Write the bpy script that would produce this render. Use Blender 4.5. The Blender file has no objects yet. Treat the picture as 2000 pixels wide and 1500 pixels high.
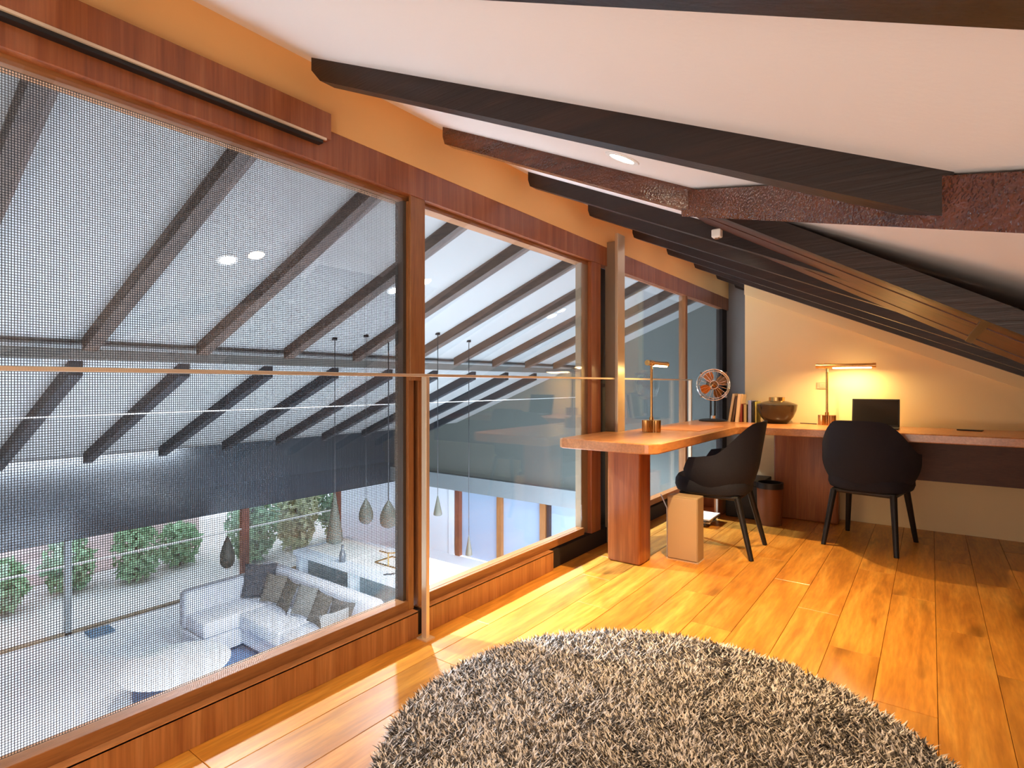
import bpy, bmesh, math, random
import numpy as np
from mathutils import Vector, Matrix
random.seed(7); RS = np.random.RandomState(7)
sc = bpy.context.scene
col = sc.collection
R = math.radians

# ------------------------------------------------------------------ camera, world, lights
cam_d = bpy.data.cameras.new('camera'); cam = bpy.data.objects.new('camera', cam_d); col.objects.link(cam)
cam.location = (0, 0, 1.10); cam.rotation_euler = (R(90), 0, math.atan2(.6, .8))
cam_d.sensor_width = 36; cam_d.lens = 1090 / 2000 * 36; cam_d.clip_start = .02; cam_d.clip_end = 200
sc.camera = cam
sc.view_settings.view_transform = 'Standard'; sc.view_settings.look = 'None'
sc.view_settings.gamma = 1; sc.view_settings.use_curve_mapping = False
sc.view_settings.exposure = 0.9
w = bpy.data.worlds.new('world'); sc.world = w; w.use_nodes = True
w.node_tree.nodes['Background'].inputs[0].default_value = (.72, .84, 1, 1)
w.node_tree.nodes['Background'].inputs[1].default_value = 2.3

def lamp(kind, name, loc, energy, color, rot=(0, 0, 0), **kw):
    d = bpy.data.lights.new(name, kind); d.energy = energy; d.color = color
    for k, v in kw.items(): setattr(d, k, v)
    o = bpy.data.objects.new(name, d); o.location = loc; o.rotation_euler = rot; col.objects.link(o); return o
WARM = (1, .64, .29); MID = (1, .83, .66); COOL = (.72, .85, 1)
DL = [(-.76, .15), (-.76, 1.58), (-.82, 2.78), (-.80, 4.62)]
DL_E = [42, 32, 150, 62]
def cz(x): return 2.27 - .455 * (x + 1.8)          # loft ceiling
def fz_(x): return 2.25 - .392 * (-1.85 - x)        # great-room ceiling
for (x, y), e in zip(DL, DL_E):
    lamp('SPOT', 'downlight_beam', (x, y, cz(x) - .05), e, WARM, spot_size=R(98), spot_blend=1, shadow_soft_size=.012)
FDL = [(-3.06, 1.50), (-3.07, 2.69), (-3.04, 4.72)]  # stand-ins for downlights mirrored in the glass; their beams are added fill
for (x, y) in FDL:
    lamp('SPOT', 'downlight_beam_far', (x, y, fz_(x) - .05), 430, COOL, spot_size=R(118), spot_blend=.6, shadow_soft_size=.04)
# soft fill added behind the photographer for the loft ceiling; stands for no fitting
lamp('AREA', 'loft_uplighter', (-.3, -1.35, .35), 29, (1, .87, .74), rot=(R(150), 0, 0), shape='RECTANGLE', size=2.4, size_y=.5)
lamp('AREA', 'under_loft_lights', (-1.6, 3.0, -.45), 430, COOL, rot=(0, R(42), 0), shape='RECTANGLE', size=.3, size_y=6.0)  # unseen strip added to brighten sofa, island and lower floor
lamp('AREA', 'great_room_uplight', (-3.6, -1.6, -.9), 45, COOL, rot=(R(160), R(20), 0), shape='RECTANGLE', size=1.5, size_y=1.5)  # cool fill added out of view to lift the great room

# ------------------------------------------------------------------ materials
def nodes(name):
    m = bpy.data.materials.new(name); m.use_nodes = True
    nt = m.node_tree; nt.nodes.clear()
    out = nt.nodes.new('ShaderNodeOutputMaterial')
    return m, nt, out
def N(nt, t, **kw):
    n = nt.nodes.new('ShaderNode' + t)
    for k, v in kw.items():
        if hasattr(n, k): setattr(n, k, v)
        else: n.inputs[k.replace('_', ' ')].default_value = v
    return n
def c4(c): return (*c, 1) if len(c) == 3 else c
def plain(name, c, rough=.6, metal=0, bump=0, bscale=60, vary=0, emit=None, coat=0, spec=None):
    m, nt, out = nodes(name)
    b = N(nt, 'BsdfPrincipled'); b.inputs['Base Color'].default_value = c4(c)
    b.inputs['Roughness'].default_value = rough; b.inputs['Metallic'].default_value = metal
    b.inputs['Coat Weight'].default_value = coat
    if spec is not None: b.inputs['Specular IOR Level'].default_value = spec
    if emit: b.inputs['Emission Color'].default_value = c4(emit[0]); b.inputs['Emission Strength'].default_value = emit[1]
    tc = N(nt, 'TexCoord')
    if vary:
        nz = N(nt, 'TexNoise'); nz.inputs['Scale'].default_value = 4; nz.inputs['Detail'].default_value = 4
        nt.links.new(tc.outputs['Object'], nz.inputs['Vector'])
        mx = N(nt, 'MixRGB'); mx.inputs[1].default_value = c4([v * (1 - vary) for v in c]); mx.inputs[2].default_value = c4([min(1, v * (1 + vary)) for v in c])
        nt.links.new(nz.outputs['Fac'], mx.inputs[0]); nt.links.new(mx.outputs[0], b.inputs['Base Color'])
    if bump:
        nb = N(nt, 'TexNoise'); nb.inputs['Scale'].default_value = bscale; nb.inputs['Detail'].default_value = 3
        nt.links.new(tc.outputs['Object'], nb.inputs['Vector'])
        bp = N(nt, 'Bump'); bp.inputs['Strength'].default_value = bump; bp.inputs['Distance'].default_value = .004
        nt.links.new(nb.outputs['Fac'], bp.inputs['Height']); nt.links.new(bp.outputs[0], b.inputs['Normal'])
    nt.links.new(b.outputs[0], out.inputs[0]); return m
def wood(name, cols, stretch, scale=6, rough=.35, speck=0, rnd=0, coat=0, bump=.1, knots=0):
    """cols: list of (pos,color); stretch: xyz scale of the grain space (small = long grain)"""
    m, nt, out = nodes(name); L = nt.links.new
    tc = N(nt, 'TexCoord'); mp = N(nt, 'Mapping'); mp.inputs['Scale'].default_value = stretch
    src = tc.outputs['Object']
    if rnd:
        oi = N(nt, 'ObjectInfo'); va = N(nt, 'VectorMath', operation='SCALE'); va.inputs[0].default_value = (13, 7, 5)
        L(oi.outputs['Random'], va.inputs['Scale'])
        ad = N(nt, 'VectorMath', operation='ADD'); L(src, ad.inputs[0]); L(va.outputs[0], ad.inputs[1]); src = ad.outputs[0]
    L(src, mp.inputs['Vector'])
    nz = N(nt, 'TexNoise'); nz.inputs['Scale'].default_value = scale; nz.inputs['Detail'].default_value = 6; nz.inputs['Roughness'].default_value = .62; nz.inputs['Distortion'].default_value = .6
    L(mp.outputs[0], nz.inputs['Vector'])
    cr = N(nt, 'ValToRGB'); e = cr.color_ramp.elements
    e[0].position, e[0].color = cols[0][0], c4(cols[0][1]); e[1].position, e[1].color = cols[-1][0], c4(cols[-1][1])
    for p, c in cols[1:-1]: q = e.new(p); q.color = c4(c)
    L(nz.outputs['Fac'], cr.inputs[0]); colr = cr.outputs[0]
    n2 = N(nt, 'TexNoise'); n2.inputs['Scale'].default_value = scale * 7; n2.inputs['Detail'].default_value = 3
    L(mp.outputs[0], n2.inputs['Vector'])
    m2 = N(nt, 'MixRGB', blend_type='MULTIPLY'); m2.inputs[0].default_value = .5
    r2 = N(nt, 'MapRange'); r2.inputs[1].default_value = .3; r2.inputs[2].default_value = .7; r2.inputs[3].default_value = .55; r2.inputs[4].default_value = 1.1
    L(n2.outputs['Fac'], r2.inputs[0]); L(colr, m2.inputs[1]); L(r2.outputs[0], m2.inputs[2]); colr = m2.outputs[0]
    if knots:
        n3 = N(nt, 'TexNoise'); n3.inputs['Scale'].default_value = 3.2; n3.inputs['Detail'].default_value = 2
        mp3 = N(nt, 'Mapping'); mp3.inputs['Scale'].default_value = (2.6, .9, 1); L(src, mp3.inputs['Vector']); L(mp3.outputs[0], n3.inputs['Vector'])
        r3 = N(nt, 'MapRange'); r3.inputs[1].default_value = .62; r3.inputs[2].default_value = .78; r3.inputs[3].default_value = 1; r3.inputs[4].default_value = knots
        L(n3.outputs['Fac'], r3.inputs[0])
        m3 = N(nt, 'MixRGB', blend_type='MULTIPLY'); m3.inputs[0].default_value = 1; L(colr, m3.inputs[1]); L(r3.outputs[0], m3.inputs[2]); colr = m3.outputs[0]
    if rnd:
        r4 = N(nt, 'MapRange'); r4.inputs[3].default_value = 1 - rnd; r4.inputs[4].default_value = 1 + rnd
        L(oi.outputs['Random'], r4.inputs[0])
        m4 = N(nt, 'MixRGB', blend_type='MULTIPLY'); m4.inputs[0].default_value = 1; L(colr, m4.inputs[1]); L(r4.outputs[0], m4.inputs[2]); colr = m4.outputs[0]
    b = N(nt, 'BsdfPrincipled'); b.inputs['Roughness'].default_value = rough; b.inputs['Coat Weight'].default_value = coat
    b.inputs['Coat Roughness'].default_value = .08 if speck else .15
    L(colr, b.inputs['Base Color'])
    if bump:
        bp = N(nt, 'Bump'); bp.inputs['Strength'].default_value = bump; bp.inputs['Distance'].default_value = .003
        hsrc = n2.outputs['Fac']
        if speck:
            n5 = N(nt, 'TexNoise'); n5.inputs['Scale'].default_value = speck; n5.inputs['Detail'].default_value = 1; L(src, n5.inputs['Vector']); hsrc = n5.outputs['Fac']
        L(hsrc, bp.inputs['Height']); L(bp.outputs[0], b.inputs['Normal']); 
        if speck: L(bp.outputs[0], b.inputs['Coat Normal'])
    L(b.outputs[0], out.inputs[0]); return m
def glass(name, tint=(1, 1, 1), ior=1.5):
    m, nt, out = nodes(name); L = nt.links.new
    t = N(nt, 'BsdfTransparent'); t.inputs[0].default_value = c4(tint)
    g = N(nt, 'BsdfGlossy'); g.inputs['Roughness'].default_value = 0
    f = N(nt, 'Fresnel'); ge = N(nt, 'NewGeometry'); mr = N(nt, 'MapRange')
    mr.inputs[3].default_value = ior; mr.inputs[4].default_value = 1 / ior     # the same reflectance on both faces
    L(ge.outputs['Backfacing'], mr.inputs[0]); L(mr.outputs[0], f.inputs[0])
    mx = N(nt, 'MixShader'); L(f.outputs[0], mx.inputs[0]); L(t.outputs[0], mx.inputs[1]); L(g.outputs[0], mx.inputs[2])
    L(mx.outputs[0], out.inputs[0]); return m
def emitter(name, c, s):
    m, nt, out = nodes(name); e = N(nt, 'Emission'); e.inputs[0].default_value = c4(c); e.inputs[1].default_value = s
    nt.links.new(e.outputs[0], out.inputs[0]); return m

FLOORW = wood('floor_oak', [(.25, (.40, .145, .018)), (.5, (.62, .265, .035)), (.75, (.80, .42, .075))], (2.6, .28, 1), 5, rough=.33, rnd=.16, coat=.15, knots=.55)
VENEER = wood('red_veneer', [(.3, (.20, .052, .013)), (.5, (.30, .085, .022)), (.72, (.42, .145, .05))], (9, 9, .35), 2.2, rough=.4, coat=.1)
KERBW = wood('kerb_veneer', [(.3, (.30, .10, .03)), (.5, (.42, .165, .05)), (.72, (.55, .25, .09))], (9, 9, .35), 2.2, rough=.4, coat=.1)
FRAMEW = wood('frame_wood', [(.3, (.26, .095, .026)), (.7, (.38, .16, .05))], (6, 6, .5), 3, rough=.4)
FRAMEH = wood('frame_wood_long', [(.3, (.26, .095, .026)), (.7, (.38, .16, .05))], (6, .5, 6), 3, rough=.4)
DESKW = wood('desk_veneer', [(.3, (.42, .16, .05)), (.5, (.52, .22, .075)), (.72, (.62, .30, .12))], (3, .6, 3), 4, rough=.3, coat=.2)
LEGW = wood('desk_leg_veneer', [(.3, (.26, .075, .02)), (.5, (.36, .11, .03)), (.72, (.46, .17, .05))], (7, 7, .35), 2.4, rough=.4)
BEAM = wood('dark_rafter', [(.3, (.007, .0025, .0018)), (.55, (.018, .007, .004)), (.8, (.045, .016, .008))], (.25, 5, 5), 4, rough=.42, bump=.3)
BEAMR = wood('glossy_red_beam', [(.3, (.05, .014, .006)), (.55, (.11, .03, .011)), (.8, (.17, .05, .018))], (.5, 3, 3), 5, rough=.2, bump=1, coat=.8, speck=150)
BOARD = wood('ceiling_board', [(.3, (.03, .006, .002)), (.55, (.085, .017, .003)), (.8, (.15, .034, .006))], (.25, 4, 4), 5, rough=.45, bump=.2, rnd=.2, coat=.08)
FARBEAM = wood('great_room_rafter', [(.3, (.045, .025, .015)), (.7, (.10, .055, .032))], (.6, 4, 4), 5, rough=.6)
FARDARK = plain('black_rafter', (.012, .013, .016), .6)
CEIL = plain('white_ceiling_paint', (.80, .74, .69), .85, bump=.08, bscale=90)
CREAM = plain('cream_wall_paint', (.86, .49, .18), .8, bump=.05)  # orange of the warm light is put into the cream colour
WALLC = plain('back_wall_paint', (.90, .70, .38), .8, bump=.05)
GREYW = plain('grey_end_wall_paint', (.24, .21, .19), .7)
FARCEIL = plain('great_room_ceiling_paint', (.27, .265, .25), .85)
ENDW = plain('great_room_end_wall_paint', (.105, .115, .10), .75)  # dark because unlit: the lack of light is put into the colour
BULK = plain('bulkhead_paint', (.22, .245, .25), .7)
WHITEW = plain('white_wall_paint', (.78, .80, .84), .8)
LOWFLOOR = plain('pale_stone_floor', (.86, .89, .93), .45, vary=.04)
CLEAR = glass('clear_pane')
DARKG = plain('dark_clerestory_glass', (.045, .055, .065), .16, spec=.6)
METAL = plain('taupe_steel', (.30, .225, .145), .38, metal=.35)
RAILM = plain('brushed_steel_rail', (.80, .63, .44), .3, metal=.5)
WIRE = plain('charcoal_mesh_wire', (.015, .016, .02), .6)
BLACK = plain('matt_black', (.008, .008, .009), .45)
DARK = plain('dark_void', (.012, .006, .004), .8)
NAVY = plain('navy_fabric', (.010, .013, .026), .85, bump=.5, bscale=260)
BRASS = plain('aged_brass', (.62, .36, .13), .25, metal=1)
CHROME = plain('chrome', (.8, .78, .75), .12, metal=1)
COPPER = plain('copper_blade', (.34, .18, .08), .2, metal=1)
TUBE = emitter('warm_lamp_tube', (1, .72, .34), 14)
DISC = emitter('downlight_disc_warm', (1, .84, .6), 20)
DISCC = emitter('downlight_disc_cool', (1, .88, .72), 24)  # glow of the mirrored downlights, built as emitting discs
TRIM = plain('white_trim_ring', (.8, .78, .74), .4)

# ------------------------------------------------------------------ mesh builder
class MB:
    def __init__(s): s.bm = bmesh.new()
    def _xf(s, vs, M):
        if M is not None: bmesh.ops.transform(s.bm, matrix=M, verts=vs)
        return vs
    def box(s, x0, x1, y0, y1, z0, z1, bev=0, M=None, seg=2):
        r = bmesh.ops.create_cube(s.bm, size=1); vs = r['verts']
        for v in vs:
            v.co = Vector(((x0 + x1) / 2 + v.co.x * (x1 - x0), (y0 + y1) / 2 + v.co.y * (y1 - y0), (z0 + z1) / 2 + v.co.z * (z1 - z0)))
        if bev:
            es = list({e for v in vs for e in v.link_edges})
            b = bmesh.ops.bevel(s.bm, geom=es, offset=bev, segments=seg, profile=.5, affect='EDGES')
            vs = list({v for f in b['faces'] for v in f.verts} | {v for v in vs if v.is_valid})
        s._xf(vs, M); return s
    def cyl(s, a, b, r, r2=None, n=16, caps=True):
        a, b = Vector(a), Vector(b); r2 = r if r2 is None else r2
        d = b - a; L = d.length
        rr = bmesh.ops.create_cone(s.bm, cap_ends=caps, segments=n, radius1=r, radius2=r2, depth=L)
        M = Matrix.Translation((a + b) / 2) @ d.to_track_quat('Z', 'Y').to_matrix().to_4x4()
        bmesh.ops.transform(s.bm, matrix=M, verts=rr['verts']); return s
    def lathe(s, prof, c=(0, 0, 0), n=32, M=None, closed=False):
        rings = []; vs = []
        for r, z in prof:
            ring = [s.bm.verts.new((c[0] + r * math.cos(2 * math.pi * i / n), c[1] + r * math.sin(2 * math.pi * i / n), c[2] + z)) for i in range(n)]
            rings.append(ring); vs += ring
        for a, b in zip(rings, rings[1:]):
            for i in range(n): s.bm.faces.new((a[i], a[(i + 1) % n], b[(i + 1) % n], b[i]))
        if not closed:
            if prof[0][0] > 1e-5: s.bm.faces.new(rings[0][::-1])
            if prof[-1][0] > 1e-5: s.bm.faces.new(rings[-1])
        else:
            a, b = rings[-1], rings[0]
            for i in range(n): s.bm.faces.new((a[i], a[(i + 1) % n], b[(i + 1) % n], b[i]))
        s._xf(vs, M); return s
    def torus(s, r, t, M=None, n=40, k=8):
        prof = [(r + t * math.cos(2 * math.pi * j / k), t * math.sin(2 * math.pi * j / k)) for j in range(k)]
        return s.lathe(prof, n=n, M=M, closed=True)
    def prism(s, pts, d, axis='z', lo=0):
        """pts: 2-D outline; extruded along axis from lo by d"""
        def p3(p, t):
            if axis == 'z': return (p[0], p[1], t)
            if axis == 'y': return (p[0], t, p[1])
            return (t, p[0], p[1])
        a = [s.bm.verts.new(p3(p, lo)) for p in pts]; b = [s.bm.verts.new(p3(p, lo + d)) for p in pts]
        n = len(pts)
        s.bm.faces.new(a); s.bm.faces.new(b[::-1])
        for i in range(n): s.bm.faces.new((a[i], b[i], b[(i + 1) % n], a[(i + 1) % n]))
        return s
    def build(s, name, mat, parent=None, smooth=False, local=False, label=None, kind=None):
        bmesh.ops.remove_doubles(s.bm, verts=s.bm.verts, dist=1e-6)
        bmesh.ops.recalc_face_normals(s.bm, faces=s.bm.faces)
        off = Vector((0, 0, 0))
        if parent is not None and not local:
            p = parent
            while p: off += p.location; p = p.parent
        elif parent is None and not local and s.bm.verts:
            # origin at the base centre
            xs = [v.co for v in s.bm.verts]
            off = Vector(((min(v.x for v in xs) + max(v.x for v in xs)) / 2, (min(v.y for v in xs) + max(v.y for v in xs)) / 2, min(v.z for v in xs)))
        if off.length: bmesh.ops.translate(s.bm, vec=-off, verts=s.bm.verts)
        me = bpy.data.meshes.new(name); s.bm.to_mesh(me); s.bm.free()
        me.materials.append(mat)
        if smooth:
            me.polygons.foreach_set('use_smooth', [True] * len(me.polygons))
            try: me.set_sharp_from_angle(angle=R(40))
            except Exception: pass
        o = bpy.data.objects.new(name, me); col.objects.link(o)
        if parent is not None: o.parent = parent
        else:
            if not local: o.location = off
        if label: o['label'] = label
        if kind: o['kind'] = kind
        return o
def thing(name, label, cat, loc, rz=0, group=None):
    o = bpy.data.objects.new(name, None); col.objects.link(o); o.empty_display_size = .05
    o.location = loc; o.rotation_euler = (0, 0, rz); o['label'] = label; o['category'] = cat
    if group: o['group'] = group
    return o
def tag(o, label, cat, group=None):
    o['label'] = label; o['category'] = cat
    if group: o['group'] = group
    return o
def struct(o): o['kind'] = 'structure'; return o
def sempty(name, loc=(0, 0, 0)):
    o = bpy.data.objects.new(name, None); col.objects.link(o); o.location = loc; o['kind'] = 'structure'; return o
def share(src, name, loc, parent, rot=None, scale=None):
    o = bpy.data.objects.new(name, src.data); col.objects.link(o); o.parent = parent; o.location = loc
    if rot: o.rotation_euler = rot
    if scale: o.scale = scale
    return o
def copy_tree(o, parent=None):
    c = o.copy(); col.objects.link(c); c.parent = parent
    for ch in o.children: copy_tree(ch, c)
    return c
def slope_box(x0, x1, y0, y1, zt, dep, chamf=0):
    """beam along X under a slope: zt(x) top, vertical depth dep"""
    pts = [(x0, zt(x0)), (x1, zt(x1)), (x1, zt(x1) - dep)]
    if chamf: pts += [(x0 + chamf, zt(x0 + chamf) - dep), (x0, zt(x0) - dep * .62)]
    else: pts += [(x0, zt(x0) - dep)]
    return MB().prism(pts, y1 - y0, 'y', y0)

# ------------------------------------------------------------------ loft shell
Y0, YB, YE = -1.7, 5.23, 6.42
XP, XR = -1.80, 2.5
floor = struct(MB().box(XP - .08, XR, Y0, YE, -.20, -.014).build('floor', DARK))
# planks, running along Y
pw, pl = .182, 1.22
proto = None; k = 0
xx = XP + .0
i = 0
while xx < 1.75:
    off = (i * .37) % pl
    yy = Y0 + .02 - off
    while yy < YE:
        a, b = max(yy, Y0), min(yy + pl, YE if xx < -1.4 else YB)
        if b - a > .05:
            if proto is None:
                proto = MB().box(.0008, pw - .0008, .0008, pl - .0008, -.014, 0, bev=.0012, seg=1).build('plank', FLOORW, floor, local=True)
                o = proto; o.location = Vector((xx, a, random.uniform(-.0004, .0004))) - floor.location
            else:
                o = share(proto, 'plank', Vector((xx, a, random.uniform(-.0004, .0004))) - floor.location, floor)
            o.scale = (1, (b - a) / pl, 1)
        yy += pl
    xx += pw; i += 1
struct(MB().box(1.75, XR, Y0, YB, -.014, 0).build('floor', FLOORW)).parent = None

# ceiling (loft)
ceil = struct(MB().prism([(XP - .1, cz(XP - .1)), (XR, cz(XR)), (XR, cz(XR) + .1), (XP - .1, cz(XP - .1) + .1)], YE - Y0, 'y', Y0).build('ceiling', CEIL))
# walls of the loft
struct(MB().prism([(-1.325, 0), (XR, 0), (XR, cz(XR)), (-1.325, cz(-1.325))], .12, 'y', YB).build('wall_back', WALLC))
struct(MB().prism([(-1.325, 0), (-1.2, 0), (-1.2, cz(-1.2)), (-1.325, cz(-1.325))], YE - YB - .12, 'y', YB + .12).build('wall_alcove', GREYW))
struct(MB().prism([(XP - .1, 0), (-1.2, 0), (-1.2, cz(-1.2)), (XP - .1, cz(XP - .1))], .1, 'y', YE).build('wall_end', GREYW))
struct(MB().box(XR, XR + .1, Y0, YB, -.014, cz(XR)).build('wall_right', CEIL))
struct(MB().prism([(XP - .1, 0), (XR, 0), (XR, cz(XR)), (XP - .1, cz(XP - .1))], .1, 'y', Y0 - .1).build('wall_front', CEIL))
struct(MB().box(XP - .1, XP, Y0, YE, 2.048, cz(XP) + .01).build('wall_left', CREAM))
# plaster band along the top of the back wall
struct(MB().prism([(-1.322, cz(-1.322)), (XR, cz(XR)), (XR, cz(XR) - .16), (-1.322, cz(-1.322) - .16)], .035, 'y', YB - .035).build('trim_1', WALLC))
# skirting and kerbs
def kerb(name, y0, y1):
    o = MB().box(XP, XP + .018, y0, y1, 0, .113, bev=.002).build(name, KERBW); struct(o)
    MB().box(XP - .06, XP + .018, y0, y1, .104, .114, bev=.002).build('capping', DESKW, o)
    return o
kerb('trim_2', Y0, 1.697)
kerb('trim_3', 1.735, 2.785)
struct(MB().box(XP - .06, XP, Y0, YE, -.01, .104).build('trim_4', DARK))
# fascia over the glazing
fas = struct(MB().box(XP - .06, XP, Y0, YE, 1.918, 2.048, bev=.002).build('trim_5', VENEER))
struct(MB().box(XP - .10, XP - .035, Y0, 3.44, 1.895, 1.918).build('trim_6', FRAMEH))

# rafters of the loft
RY = [1.132 + .652 * k for k in range(-4, 9)]
def rafter(y, x0, x1, cham=.012, mat=BEAM, dep=.078):
    return slope_box(x0, x1, y, y + .058, lambda x: cz(x) + .004, dep, cham).build('rafter', mat, ceil)
for y in RY:
    if y < Y0: continue
    if abs(y - 1.132) < .01: rafter(y, -1.72, .03, .05)
    elif abs(y - 1.784) < .01: rafter(y, -1.72, -.60, mat=BEAMR)
    elif y > YB: rafter(y, -1.72, -1.34)
    else: rafter(y, -1.72, XR - .02)
# hip beam crossing diagonally under the ceiling
def beam_between(name, p, q, w_, dep, mat, parent):
    """p,q = top centre points; vertical section"""
    p, q = Vector(p), Vector(q); d = (q - p); n = Vector((-d.y, d.x, 0)).normalized() * w_ / 2
    m = MB(); b = m.bm
    vs = [b.verts.new(v) for v in (p - n, p + n, p + n - Vector((0, 0, dep)), p - n - Vector((0, 0, dep)), q - n, q + n, q + n - Vector((0, 0, dep)), q - n - Vector((0, 0, dep)))]
    for f in ((0, 1, 2, 3), (7, 6, 5, 4), (0, 4, 5, 1), (1, 5, 6, 2), (2, 6, 7, 3), (3, 7, 4, 0)): b.faces.new([vs[i] for i in f])
    return m.build(name, mat, parent)
hx0, hy0, hx1, hy1 = -.64, 1.84, .62, .56
beam_between('hip_beam', (hx0, hy0, cz(hx0)), (hx1, hy1, cz(hx1)), .06, .086, BEAMR, ceil)
# steep dark beam and the board-lined strip behind it
bz = lambda x: 1.665 - .58 * (x + .55)
slope_box(-.64, 1.4, 1.885, 1.945, lambda x: 1.60 - .58 * (x + .36), .062).build('valley_beam', BEAM, ceil)
nb = 4; by0, by1 = 1.95, 2.93; bw = (by1 - by0) / nb
for i in range(nb):
    for xa, xb in ((-.78, .12), (.125, 1.5)):
        slope_box(xa, xb, by0 + i * bw + .003, by0 + (i + 1) * bw - .003, lambda x: bz(x) + .02 - (.003 if i % 2 else 0), .02).build('board', BOARD, ceil)
slope_box(.112, .132, by0, by1, lambda x: bz(x) + .006, .012).build('batten', BEAM, ceil)

# ------------------------------------------------------------------ glazed partition
def pane(name, y0, y1, z0, z1, parent, x=-1.835):
    return MB().box(x - .004, x + .004, y0, y1, z0, z1).build(name, CLEAR, parent)
GX0, GX1 = -1.88, -1.815
w1 = sempty('window_1', (XP, 0, 0))
MB().box(GX0, GX1, Y0, 1.669, .114, .158, bev=.002).build('bottom_rail', FRAMEH, w1)
MB().box(GX0, GX1, 1.669, 1.702, .114, 1.895, bev=.002).build('stile', FRAMEW, w1)
MB().box(GX0, GX1 - .014, 1.652, 1.669, .158, 1.895).build('gasket', plain('grey_brown_gasket', (.07, .05, .035), .5), w1)  # dark strip added for the stile's darker inner side
pane('pane', Y0 + .01, 1.669, .158, 1.905, w1)
# charcoal insect mesh over the first pane: real wires
def mesh_screen(y0, y1, z0, z1, x, py, pz, t):
    nv = int((y1 - y0) / py); nh = int((z1 - z0) / pz)
    V = []; Fc = []
    def add(a0, a1, b0, b1, xs):
        i = len(V); V.extend([(xs, a0, b0), (xs, a1, b0), (xs, a1, b1), (xs, a0, b1), (xs - t * .4, a0, b0), (xs - t * .4, a1, b0), (xs - t * .4, a1, b1), (xs - t * .4, a0, b1)])
        for f in ((0, 1, 2, 3), (7, 6, 5, 4), (0, 4, 5, 1), (1, 5, 6, 2), (2, 6, 7, 3), (3, 7, 4, 0)): Fc.append(tuple(i + q for q in f))
    for k in range(nv + 1): add(y0 + k * py - t / 2, y0 + k * py + t / 2, z0, z1, x)
    for k in range(nh + 1): add(y0, y1, z0 + k * pz - t / 2, z0 + k * pz + t / 2, x - .0002)
    me = bpy.data.meshes.new('mesh_screen'); me.from_pydata(V, [], Fc); me.materials.append(WIRE)
    o = bpy.data.objects.new('mesh_screen', me); col.objects.link(o); o.parent = w1; o.location = -w1.location; o['kind'] = 'stuff'
    return o
mesh_screen(-.6, 1.655, .16, 1.903, -1.862, .0061, .0068, .0016)
w2 = sempty('window_2', (XP, 1.7, 0))
MB().box(GX0, GX1, 1.728, 1.761, .114, 1.895, bev=.002).build('stile', FRAMEW, w2)
MB().box(GX0, GX1, 1.761, 3.21, .114, .158, bev=.002).build('bottom_rail', FRAMEH, w2)
MB().box(GX0, GX1 - .02, 3.205, 3.29, .114, 1.895, bev=.002).build('stile', METAL, w2)
pane('pane', 1.761, 3.205, .158, 1.905, w2)
struct(MB().box(GX0 - .02, GX0, 1.702, 1.728, .114, 1.895).build('trim_7', DARK))
struct(MB().box(GX1, GX1 + .012, 1.672, 1.758, 1.115, 1.918, bev=.002).build('trim_8', FRAMEW))
struct(MB().box(GX0, GX1 + .01, 3.29, 3.42, .0, 1.918, bev=.003).build('trim_9', VENEER))
struct(MB().box(GX0 - .01, GX0 + .02, 3.42, 3.62, .0, 1.918).build('trim_10', DARK))
w3 = sempty('window_3', (XP, 3.6, 0))
MB().box(GX0, GX1, 3.62, 6.30, .114, .158).build('bottom_rail', FRAMEH, w3)
MB().box(GX0, GX1, 5.10, 5.15, .158, 1.918, bev=.002).build('stile', FRAMEW, w3)
MB().box(GX0, GX1, 6.24, 6.40, .0, 1.918).build('stile', DARK, w3)
pane('pane', 3.62, 5.10, .158, 1.918, w3); pane('pane', 5.15, 6.24, .158, 1.918, w3)

# blind pelmet over the first pane
t = thing('blind_pelmet', 'long reddish wooden blind pelmet fixed over the mesh-screened pane, top left', 'pelmet', (-1.78, 0, 1.99))
MB().box(-1.80, -1.765, Y0 + .02, 1.245, 1.998, 2.094, bev=.002).build('fascia_board', VENEER, t)
MB().box(-1.80, -1.772, Y0 + .02, 1.215, 1.978, 1.998).build('slot', BLACK, t)  # black strip standing in for the shade under the pelmet
MB().box(-1.772, -1.764, Y0 + .02, 1.225, 1.990, 1.998).build('lip', RAILM, t)

# steel column and handrail
t = thing('steel_column', 'taupe painted steel column with a bright flange behind the desk corner', 'column', (-1.77, 3.545, 0))
MB().box(-1.815, -1.735, 3.50, 3.585, 0, 2.085, bev=.003).build('web', METAL, t)
MB().box(-1.735, -1.712, 3.49, 3.60, 0, 2.135, bev=.003).build('flange', plain('bright_flange', (.62, .47, .30), .3, metal=.5), t)
t = thing('handrail', 'slim brushed-steel handrail running along the glazed partition on flat posts', 'railing', (-1.74, 1.71, 0))
MB().box(-1.752, -1.734, Y0 + .02, 3.488, 1.131, 1.143, bev=.002).build('rail', RAILM, t)
MB().box(-1.752, -1.734, 3.602, 5.05, 1.131, 1.143, bev=.002).build('rail', RAILM, t)
MB().box(-1.762, -1.732, 1.696, 1.716, 0, 1.131, bev=.002).build('post', RAILM, t)
MB().box(-1.775, -1.715, 1.68, 1.732, 0, .006).build('base_plate', RAILM, t)
MB().box(-1.760, -1.734, 5.015, 5.045, 0, 1.131, bev=.002).build('post', RAILM, t)

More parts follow.
